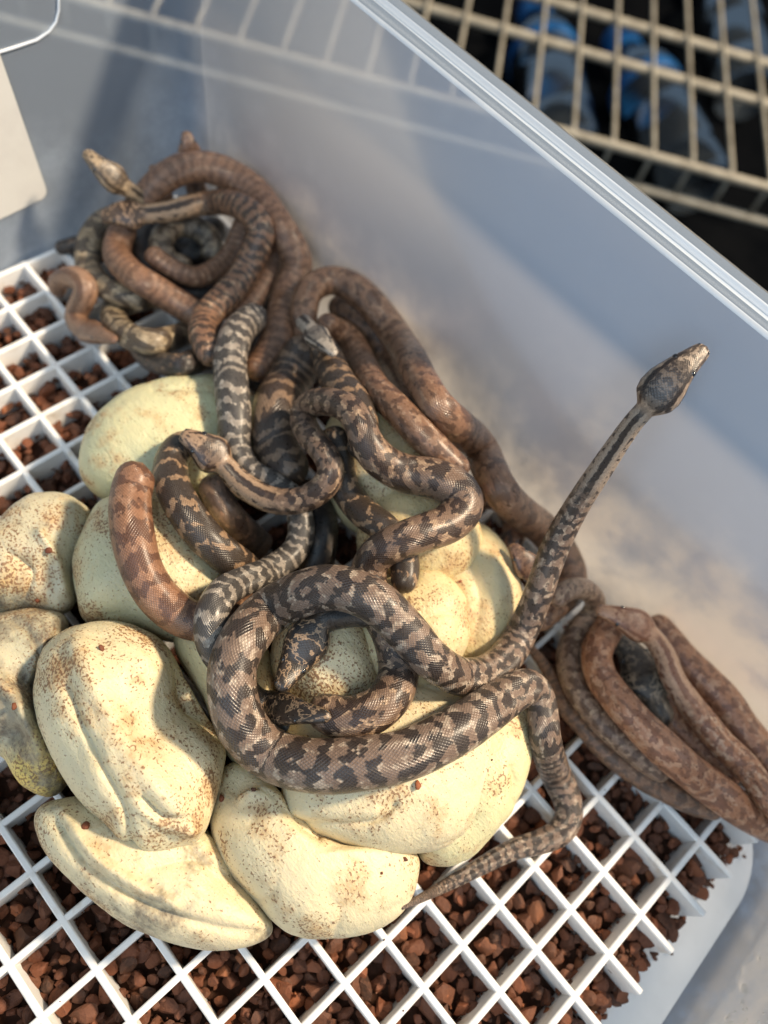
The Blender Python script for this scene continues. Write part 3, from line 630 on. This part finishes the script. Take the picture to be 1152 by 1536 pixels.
def make_snake(label, mat, ctrl, head=None, tail=False, roll=0.0, up_bias=.5, seg=26, both=False):
    """ctrl: (x, y, width px[, z]) from the head end (or the hidden front end); head = (length px, width px)"""
    ctrl = [tuple(c) + (None,)*(4-len(c)) for c in ctrl]
    P = np.array([c[:3] for c in ctrl], float); n = 10
    Q = catmull_open(P, n); Q[:, 2] = np.clip(Q[:, 2], 3, None)
    ex = np.full(len(Q), np.nan)
    for i, c in enumerate(ctrl):
        if c[3] is not None:
            d = ray(c[0], c[1]); ex[i*n] = (c[3]-C[2])/d[2]
            if i and ctrl[i-1][3] is not None: ex[(i-1)*n:i*n+1] = np.linspace(ex[(i-1)*n], ex[i*n], n+1)
    keep = [0]
    for i in range(1, len(Q)):
        if np.hypot(*(Q[i, :2]-Q[keep[-1], :2])) > 4.5 or i == len(Q)-1: keep.append(i)
    Q, ex = Q[keep], ex[keep]
    t = np.array([rest_depth(q[0], q[1], q[2]) if np.isnan(e) else e for q, e in zip(Q, ex)])
    fixed = ~np.isnan(ex)
    tm = t.copy()
    for i in range(len(t)):
        lo, hi = max(0, i-3), min(len(t), i+4)
        if not fixed[i]: tm[i] = t[lo:hi].min()*.6 + np.median(t[lo:hi])*.4
    k = np.exp(-.5*(np.arange(-8, 9)/3.2)**2); k /= k.sum()
    ts = np.convolve(np.pad(tm, 8, mode='edge'), k, 'valid')
    X = np.array([C + ray(q[0], q[1])*tt for q, tt in zip(Q, ts)]); rad = Q[:, 2]/2*ts/F
    # resample evenly in space
    L = np.r_[0, np.cumsum(np.linalg.norm(np.diff(X, axis=0), axis=1))]
    k2 = np.exp(-.5*(np.arange(-3, 4)/1.3)**2); k2 /= k2.sum()
    hl = 0.0; hw = 0.0
    if head:
        Lp = np.r_[0, np.cumsum(np.hypot(*np.diff(Q[:, :2], axis=0).T))]; hl = float(np.interp(head[0], Lp, L)); hw = head[1]/2*ts[0]/F
    ss = np.unique(np.r_[np.linspace(0, hl, 34) if head else 0, np.arange(hl, L[-1], .065), L[-1]])
    Xs = np.stack([np.interp(ss, L, X[:, a]) for a in range(3)], 1); rs = np.interp(ss, L, rad)
    Xe = np.vstack([Xs[:1]*2 - Xs[3:0:-1], Xs, Xs[-1:]*2 - Xs[-2:-5:-1]])
    Xs = np.stack([np.convolve(Xe[:, a], k2, 'valid') for a in range(3)], 1)
    T = np.gradient(Xs, ss, axis=0); T /= np.linalg.norm(T, axis=1)[:, None]
    rs = rs*np.array([1 + .035*mnoise.noise(Vector((a*1.1, snake_no*3.3, 0))) + .018*mnoise.noise(Vector((a*3.1, snake_no*1.7, 5))) for a in ss])
    wr, hr, hd, ex_ = rs*1.02, rs*.95, np.zeros(len(ss)), np.full(len(ss), 2.0)
    if head:
        x = ss/hl; inh = x <= 1
        nk = np.interp(hl, ss, rs)
        HWn = HW*hw; HWn[-1] = max(nk, .45*hw); HHn = HH*hw; HHn[-1] = max(nk*.95, .42*hw)
        wr[inh] = np.interp(x[inh], HX, HWn); hr[inh] = np.interp(x[inh], HX, HHn)
        af = (x > 1) & (x < 1.5); wgt = (x[af]-1)/.5
        wr[af] = HWn[-1]*(1-wgt) + wr[af]*wgt; hr[af] = HHn[-1]*(1-wgt) + hr[af]*wgt
        hd = np.clip((1.12-x)/.12, 0, 1); ex_ = np.where(x < 1, 2.0 + .7*np.sin(np.clip(x, 0, 1)*math.pi), 2.0)
    else:
        e = np.clip(ss/(rs[0]*1.1), 0, 1); fac = np.sqrt(np.clip(1-(1-e)**2, .0004, 1)); wr *= fac; hr *= fac
    ee = np.clip((ss[-1]-ss)/(rs[-1]*1.1 + 1e-6), 0, 1); fac = np.sqrt(np.clip(1-(1-ee)**2, .0004, 1)); wr *= fac; hr *= fac
    # frames: back of the snake turned up and to the viewer's side
    V_, U_, A_ = [], [], []; hx_ = ss/hl if head else np.full(len(ss), 99.0); upv = None; sacc = 0.0; prev = 0
    frames = []
    for i in range(len(ss)):
        want = np.array([0, 0, 1.0])*up_bias + (C-Xs[i])/np.linalg.norm(C-Xs[i])*(1-up_bias)
        want = want - T[i]*(want @ T[i]); nw = np.linalg.norm(want)
        if upv is None: upv = want/nw
        else:
            upv = upv - T[i]*(upv @ T[i]); upv = upv + want*.12*min(1, nw*1.5); upv = upv - T[i]*(upv @ T[i]); upv /= np.linalg.norm(upv)
        sd = np.cross(T[i], upv)
        if i: sacc += (ss[i]-prev)/max(.5*(rs[i]+rs[i-1])*(1-hd[i]) + hw*.85*hd[i], .05)
        prev = ss[i]; frames.append((upv.copy(), sd))
        for kk in range(seg+1):
            th = -math.pi + 2*math.pi*kk/seg; a = th + roll
            ca, sa = math.cos(a), math.sin(a); e = 2/ex_[i]
            cx = math.copysign(abs(sa)**e, sa); cy = math.copysign(abs(ca)**e, ca)
            flat = .86 if cy < 0 else 1.0
            if hd[i] > .5 and cy > 0: flat = .92
            groove = 1.0
            if hd[i] > .9 and cy > 0: groove += .07*math.exp(-((ss[i]/hl - .34)/.1)**2)*math.exp(-((abs(a) - .8)/.3)**2) - .05*math.exp(-((ss[i]/hl - .3)/.16)**2)*math.exp(-(a/.3)**2)
            if hd[i] > .9 and .06 < ss[i]/hl < .8: groove *= 1 - .07*math.exp(-((abs(a) - 1.85)/.13)**2)
            V_.append(Xs[i] + (sd*wr[i]*cx + upv*hr[i]*cy*flat)*groove); U_.append((sacc, th/(2*math.pi))); A_.append(hx_[i])
    n1 = seg+1; Fc = [(i*n1+k, i*n1+k+1, (i+1)*n1+k+1, (i+1)*n1+k) for i in range(len(ss)-1) for k in range(seg)]
    Fc = [f_[::-1] for f_ in Fc]
    V_ = np.array(V_); org = Xs[np.argmin(Xs[:, 2])].copy(); org[2] -= rs.max()*.9
    root = empty('python_hatchling', M(org)); tag(root, label, 'snake', 'python hatchlings piled in the tub')
    body = mesh_obj('body', [M(p) for p in V_], Fc, mat, uvs=U_, attr={'hx': A_}); local(body, root)
    # collision copy, coarse
    st = list(range(0, len(ss), 3)); cv, cf = [], []; cs = 10
    for i in st:
        u, s_ = frames[i]
        for kk in range(cs): a = 2*math.pi*kk/cs; cv.append(Xs[i] + s_*wr[i]*math.sin(a) + u*hr[i]*math.cos(a))
    for i in range(len(st)-1):
        for kk in range(cs): cf.append((i*cs+kk, i*cs+(kk+1) % cs, (i+1)*cs+(kk+1) % cs, (i+1)*cs+kk))
    add_coll(cv, cf)
    if head:
        for sgn in (-1, 1):
            i = int(np.argmin(np.abs(ss/hl - .36))); u, s_ = frames[i]; er = hw*.165
            a = 1.02*sgn + roll
            pos = Xs[i] + s_*wr[i]*.84*math.copysign(abs(math.sin(a))**.75, math.sin(a)) + u*hr[i]*.86*abs(math.cos(a))**.8
            v = IV*er*np.array([1, 1, 1]) + pos; local(mesh_obj('eye', [M(p) for p in v], IF, EYE), root)
            i = int(np.argmin(np.abs(ss/hl - .055))); u, s_ = frames[i]; a = .85*sgn + roll
            pos = Xs[i] + s_*wr[i]*.93*math.sin(a) + u*hr[i]*.9*math.cos(a)
            v = IV2*hw*.06 + pos; local(mesh_obj('nostril', [M(p) for p in v], IF2, EYE), root)
    return root

TAN = rgb(.27, .195, .14); 
def SM(name, kind, seed, **k):
    P = dict(
        blotch=dict(base=rgb(.18, .122, .09), dark=rgb(.024, .014, .011), light=rgb(.35, .255, .187), band=.62, freq=.85, thr=.05, lthr=.56, side=.45, hthr=.49),
        grey=dict(base=rgb(.185, .136, .11), dark=rgb(.032, .020, .016), light=rgb(.345, .275, .22), band=.66, freq=.92, thr=-.02, lthr=.54, side=.35, hthr=.47),
        black=dict(base=rgb(.026, .020, .018), dark=rgb(.010, .009, .010), light=rgb(.28, .19, .125), band=.2, freq=.6, thr=.3, lthr=.565, side=.1, hthr=.42, hdark=.94, neck=.12),
        bars=dict(base=rgb(.27, .185, .12), dark=rgb(.016, .014, .014), light=rgb(.32, .23, .16), band=.8, freq=.75, thr=-.62, lthr=.55, side=.05),
        band=dict(base=rgb(.20, .14, .10), dark=rgb(.032, .022, .018), light=rgb(.25, .18, .125), band=.85, freq=1.15, thr=-.3, lthr=.57, side=.2, hthr=.47),
        silver=dict(base=rgb(.26, .22, .18), dark=rgb(.017, .015, .015), light=rgb(.46, .40, .33), band=.82, freq=1.0, thr=-.36, lthr=.54, side=.2, hthr=.5),
        bronze=dict(base=rgb(.25, .135, .083), dark=rgb(.10, .048, .030), light=rgb(.34, .205, .14), band=.8, freq=.75, thr=.1, lthr=.57, side=.6, hthr=.5),
        brown=dict(base=rgb(.21, .12, .076), dark=rgb(.09, .048, .030), light=rgb(.33, .215, .145), band=.6, freq=.8, thr=.12, lthr=.54, side=.7, hthr=.48),
        pile=dict(base=rgb(.215, .125, .082), dark=rgb(.125, .068, .044), light=rgb(.33, .215, .15), band=.75, freq=1.45, thr=.05, lthr=.57, side=.8, hthr=.48),
        red=dict(base=rgb(.34, .165, .092), dark=rgb(.17, .070, .038), light=rgb(.47, .30, .205), band=.45, freq=.85, thr=.12, lthr=.50, side=.7, hthr=.5),
        olive=dict(base=rgb(.22, .18, .125), dark=rgb(.045, .033, .024), light=rgb(.48, .41, .30), band=.85, freq=.6, thr=.0, lthr=.5, side=.6, hthr=.47),
    )[kind].copy(); P.update(k)
    for q in ('base', 'dark', 'light') if kind != 'silver' else ():
        c = P[q]; P[q] = (c[0]*1.02, c[1]*.93, c[2]*.82, 1.0)
    return mat_snake(name, seed=seed*3.7, **P)
snake_no = 0
def S(label, kind, ctrl, head=None, **k):
    global snake_no; snake_no += 1
    mk = {q: k.pop(q) for q in ('base', 'dark', 'light', 'band', 'freq', 'thr', 'lthr', 'side', 'hthr', 'hdark', 'neck') if q in k}
    return make_snake(label, SM('snake_skin_%02d' % snake_no, kind, snake_no, **mk), ctrl, head, **k)

#SNAKES
# --- far pile in the tub's corner, lowest first
S('dark thin snake pressed along the end wall behind the pile', 'black', [(82,374,20),(100,370,22),(125,366,26),(160,372,30),(200,390,34),(240,420,36)])
S('dark snake at the bottom of the corner pile beside the long pale egg', 'black', [(200,505,34),(228,540,36),(270,548,38),(320,535,40),(360,545,40),(395,572,42),(430,560,42),(455,530,40)])
S('dark snake body filling the gap inside the corner coil', 'black', [(330,330,38),(300,370,40),(270,380,42),(250,350,40),(225,345,38),(215,375,38),(240,420,40),(290,440,42),(335,425,42),(360,390,38)], light=rgb(.10,.08,.06))
S('dusky snake buried between the corner pile and the long wall', 'black', [(330,270,36),(375,310,38),(415,365,40),(425,410,42),(405,455,44),(385,500,44),(400,540,42),(430,545,40)], base=rgb(.06,.042,.032), light=rgb(.14,.10,.075))
S('olive cream snake with dark saddles under the corner pile', 'olive', [(250,440,36),(217,447,38),(180,455,40),(172,482,40),(196,506,40),(230,513,40),(266,505,38),(292,492,36),(320,480,34)])
S('spotted tan grey snake curving round the outside of the corner pile', 'olive', [(185,322,34),(154,334,36),(136,360,37),(131,388,37),(136,410,36),(158,432,36),(190,444,36),(225,455,34)])
S('grey snake with round dark spots coiled inside the corner pile', 'olive', [(290,400,32),(252,394,36),(242,362,36),(262,340,36),(298,344,36),(318,366,34),(315,395,32)], base=rgb(.17,.14,.11), light=rgb(.30,.26,.20))
S('brown snake running down between the two corner arcs', 'pile', [(430,345,34),(412,375,36),(400,412,37),(382,446,36),(362,470,36),(345,492,34)])
S('brown snake with cream dotted flank curled in the corner coil', 'pile', [(372,322,28),(363,342,31),(349,378,32),(322,405,32),(293,416,31),(264,406,30),(236,388,30),(222,372,28)], light=rgb(.42,.30,.22), side=.9)
S('small snake head poking up against the end wall behind the arc', 'pile', [(229,247,26,2.2),(232,262,26,1.9),(240,285,26,1.4),(255,310,28,1.1)], head=(26,27), roll=.6)
S('brown snake head pointing up at the tub corner', 'pile', [(279,196,24,2.6),(283,220,24,2.3),(287,246,26,1.9),(292,275,30,1.3),(300,305,30,.9)], head=(42,36))
S('brown snake with curled neck and head resting on the grid bars', 'pile', [(176,511,26),(150,503,30),(124,492,32),(113,476,34),(122,455,36),(130,435,36),(118,418,34),(100,416,32),(86,426,30),(92,446,26)], head=(56,42), base=rgb(.17,.10,.07), hdark=.6)
S('plain brown snake crossing the corner pile below the dark head', 'pile', [(196,330,38),(180,356,40),(176,384,42),(196,410,43),(235,435,43),(268,456,42),(298,474,40),(320,492,38)])
S('long brown snake arching over the top and right of the corner pile', 'pile', [(205,315,38),(228,284,42),(262,258,45),(300,250,46),(340,260,46),(382,288,46),(414,332,46),(440,375,46),(446,402,45),(431,437,46),(424,480,48),(412,514,46),(392,545,42),(372,565,38)])
S('marbled cream and black snake head rearing beside the corner pile', 'olive', [(126,226,24,2.9),(150,250,26,2.7),(176,272,26,2.4),(200,290,26,2.0),(222,306,28,1.5)], head=(82,44), light=rgb(.52,.42,.31), hthr=.47)
S('tan snake with dark head and cream neck arching across the corner pile', 'pile', [(150,326,28),(178,322,28),(206,322,28),(250,318,30),(293,308,34),(344,304,38),(381,324,40),(392,352,41),(378,386,42),(362,417,42),(337,446,43),(313,472,44),(304,498,44),(312,524,42),(326,548,38)], head=(66,48), dark=rgb(.035,.024,.02), light=rgb(.50,.36,.25), hthr=.36, hdark=.93, neck=.95)
# --- against the long wall
S('mottled brown snake squeezed between two others along the long wall', 'brown', [(496,452,32),(512,462,36),(540,478,38),(566,504,39),(582,540,39),(600,577,40),(618,613,40),(645,652,38),(665,680,34)], dark=rgb(.07,.04,.028))
S('dark barred tan snake looped beside the wrinkled egg', 'bronze', [(680,742,32),(716,745,35),(745,750,36),(766,772,36),(772,800,35,.8),(764,822,32,.45),(768,850,28,.4)], dark=rgb(.05,.03,.022), band=.9, freq=.5)
S('long brown snake bulging over against the cloudy long wall', 'brown', [(463,525,34),(458,500,36),(456,470,40),(464,437,42),(493,421,43),(526,429,44),(555,453,45),(584,490,47),(613,533,49),(633,573,50),(658,612,52),(690,642,54),(719,670,55),(733,702,55),(750,735,54),(779,767,52),(815,795,52),(843,832,52),(855,872,50),(832,905,46),(800,935,40)], side=.6)
S('tan mottled snake lying inside the long brown one by the wall', 'brown', [(478,478,34),(496,492,38),(523,508,40),(543,544,42),(562,580,44),(592,610,46),(622,642,47),(650,670,46),(676,695,44),(700,718,40)], light=rgb(.36,.25,.18))
S('brown snake with pale jaw tucked behind the rearing neck', 'brown', [(766,816,26,2.5),(785,842,28,2.45),(803,866,28,2.2),(815,890,30,1.7),(822,918,30,1.0)], head=(54,44), dark=rgb(.06,.03,.02))
# --- right hand bundle
S('thin grey brown tail end under the right hand bundle', 'brown', [(792,967,12),(823,1008,20),(842,1053,26),(878,1094,30),(908,1127,32),(952,1160,34),(996,1184,36),(1040,1205,36),(1085,1215,34)], dark=rgb(.10,.062,.045))
S('pale tan snake forming the outer left bend of the right bundle', 'brown', [(826,905,30),(850,886,32),(876,884,34),(892,902,36),(884,926,38),(866,948,38),(853,982,38),(858,1018,38),(876,1051,38),(905,1086,38),(938,1115,38),(970,1143,36),(1005,1165,34)], base=rgb(.25,.17,.125), light=rgb(.44,.34,.25), side=.7)
S('reddish tan snake hugging the long wall at the right of the bundle', 'red', [(975,925,36),(1000,955,42),(1024,988,48),(1053,1018,52),(1086,1052,54),(1112,1092,54),(1138,1124,54),(1165,1165,54),(1200,1215,52)])
S('short reddish snake bend tucked in the middle of the right bundle', 'red', [(985,1030,34),(998,1052,38),(1006,1080,40),(1031,1108,40),(1058,1130,40),(1080,1152,38),(1110,1170,36)])
S('dark marbled snake head nestled inside the right bundle', 'black', [(926,954,36),(948,985,38),(972,1030,40),(985,1060,38),(1000,1090,34)], head=(112,74), light=rgb(.30,.25,.19), hthr=.50, base=rgb(.06,.052,.045), hdark=.8)
S('thick copper snake lying along the front of the right bundle', 'red', [(925,925,42),(911,946,44),(895,977,46),(901,1014,48),(929,1053,50),(959,1087,52),(995,1122,54),(1036,1158,54),(1076,1188,54),(1112,1215,52),(1152,1237,50),(1200,1255,46)])
S('copper snake with raised pale head across the top of the right bundle', 'red', [(893,914,30,1.35),(930,926,30,1.5),(965,944,32,1.5),(994,977,33),(1009,1017,36),(1033,1053,39),(1059,1086,40),(1083,1116,41),(1114,1145,42),(1138,1176,42),(1160,1205,42),(1190,1240,40)], head=(90,50), light=rgb(.52,.38,.28), hthr=.5)
# --- centre tangle
S('dark faded snake standing between the coils in the centre gap', 'black', [(452,725,46,1.3),(478,765,50,1.7),(480,812,52,1.7),(474,850,50,1.5),(470,885,40,1.2)], light=rgb(.11,.085,.065))
S('black snake deep in the gap right of centre', 'bars', [(495,640,40),(508,680,44),(512,720,46),(540,764,46),(580,795,46),(602,826,46),(608,862,42),(600,890,36)])
S('dark brown snake with tan crossbands, the thickest in the centre tangle', 'band', [(468,505,54),(457,527,60),(436,570,68),(415,613,72),(410,657,72),(427,697,68),(455,722,58)])
S('dark banded snake descending right of the thick crossbanded one', 'bars', [(470,505,38),(486,525,44),(505,570,52),(526,600,54),(540,630,52),(545,660,46),(535,690,40)], thr=-.45)
S('pale grey snake head resting where the dark banded bodies meet', 'silver', [(504,533,26),(486,515,26),(468,497,26),(452,480,26)], head=(52,40), hthr=.56)
S('short stubby brown snake bend left of centre', 'bronze', [(312,712,40),(322,735,44),(337,766,46),(364,797,47),(390,818,44),(404,828,38)], base=rgb(.17,.115,.085), dark=rgb(.07,.045,.035), freq=.6)
S('black snake with broken tan bars on the left of the tangle', 'bars', [(300,670,40),(274,668,46),(258,690,50),(257,722,53),(274,760,54),(302,800,54),(336,832,54),(364,852,50),(390,880,44)])
S('bronze snake lying over the speckled egg at the far left', 'bronze', [(214,694,48),(207,706,56),(196,745,60),(198,795,62),(212,852,62),(238,896,62),(274,925,60),(308,936,56),(340,940,50)])
S('tiny brown snake head peeping beside the big coil', 'brown', [(378,888,20),(366,896,22),(352,910,26),(345,930,28)], head=(30,32))
S('silver and black banded snake winding down through the tangle', 'silver', [(400,468,38),(378,478,44),(356,500,48),(345,540,50),(348,588,51),(352,630,50),(352,668,47),(372,706,42),(408,726,40),(438,746,39),(452,786,40),(444,824,40),(412,851,41),(371,869,43),(336,888,47),(318,918,50),(317,954,50),(328,985,46),(350,1010,40)], dark=rgb(.03,.027,.026))
S('blotched brown snake with cream neck stripe, weaving through the tangle into the coil', 'blotch', [(271,650,30),(300,668,32),(334,695,33),(364,727,38),(406,750,40),(448,751,41),(481,735,41),(497,708,41),(487,680,40),(466,655,40),(454,628,40),(466,606,40),(496,603,42),(524,614,44),(541,640,47),(552,668,51),(575,694,55),(610,711,58),(650,717,60),(684,734,62),(694,760,62),(672,786,60),(632,800,57),(592,815,55),(562,835,54),(552,866,54),(562,905,54),(588,955,58),(598,1010,62),(578,1054,64),(534,1077,64),(492,1070,60),(470,1046,54)], head=(80,62), light=rgb(.46,.34,.24), hthr=.49)
S('black snake head with tan flecks lying across the bottom inside of the coil', 'black', [(497,1076,38),(460,1070,40),(420,1062,40),(392,1056,42),(372,1042,42),(356,1012,38)], head=(112,56), light=rgb(.36,.26,.175), base=rgb(.022,.018,.017), hthr=.52)
S('black headed snake looking down inside the big coil', 'black', [(418,1036,40),(444,992,42),(480,934,42),(505,924,40),(540,920,40),(566,928,38)], head=(118,70), light=rgb(.36,.26,.175), base=rgb(.022,.018,.017), hthr=.52)
S('large greyish snake coiled in a ring and rearing its head towards the long wall', 'grey', [(1060,520,26,6.9),(1012,562,27,6.6),(975,606,29,6.2),(948,636,31,5.8),(908,694,34,5.0),(866,758,38,4.15),(832,822,41,3.4),(802,905,44,2.75),(772,968,48),(736,1006,53),(692,1015,58),(648,990,61),(606,943,64),(562,902,66),(505,881,68),(445,894,69),(389,930,71),(353,985,72),(348,1035,73),(364,1090,75),(408,1132,77),(474,1149,78),(543,1145,78),(612,1131,76),(682,1097,72),(735,1062,66),(770,1038,58),(798,1030,50),(812,1058,48),(818,1112,48),(833,1160,46),(850,1196,44),(853,1226,41),(838,1250,38),(806,1264,34),(768,1275,30),(715,1303,24),(665,1330,18),(622,1352,11),(600,1362,7)], head=(132,70), light=rgb(.46,.40,.34), dark=rgb(.020,.015,.014), hthr=.46)
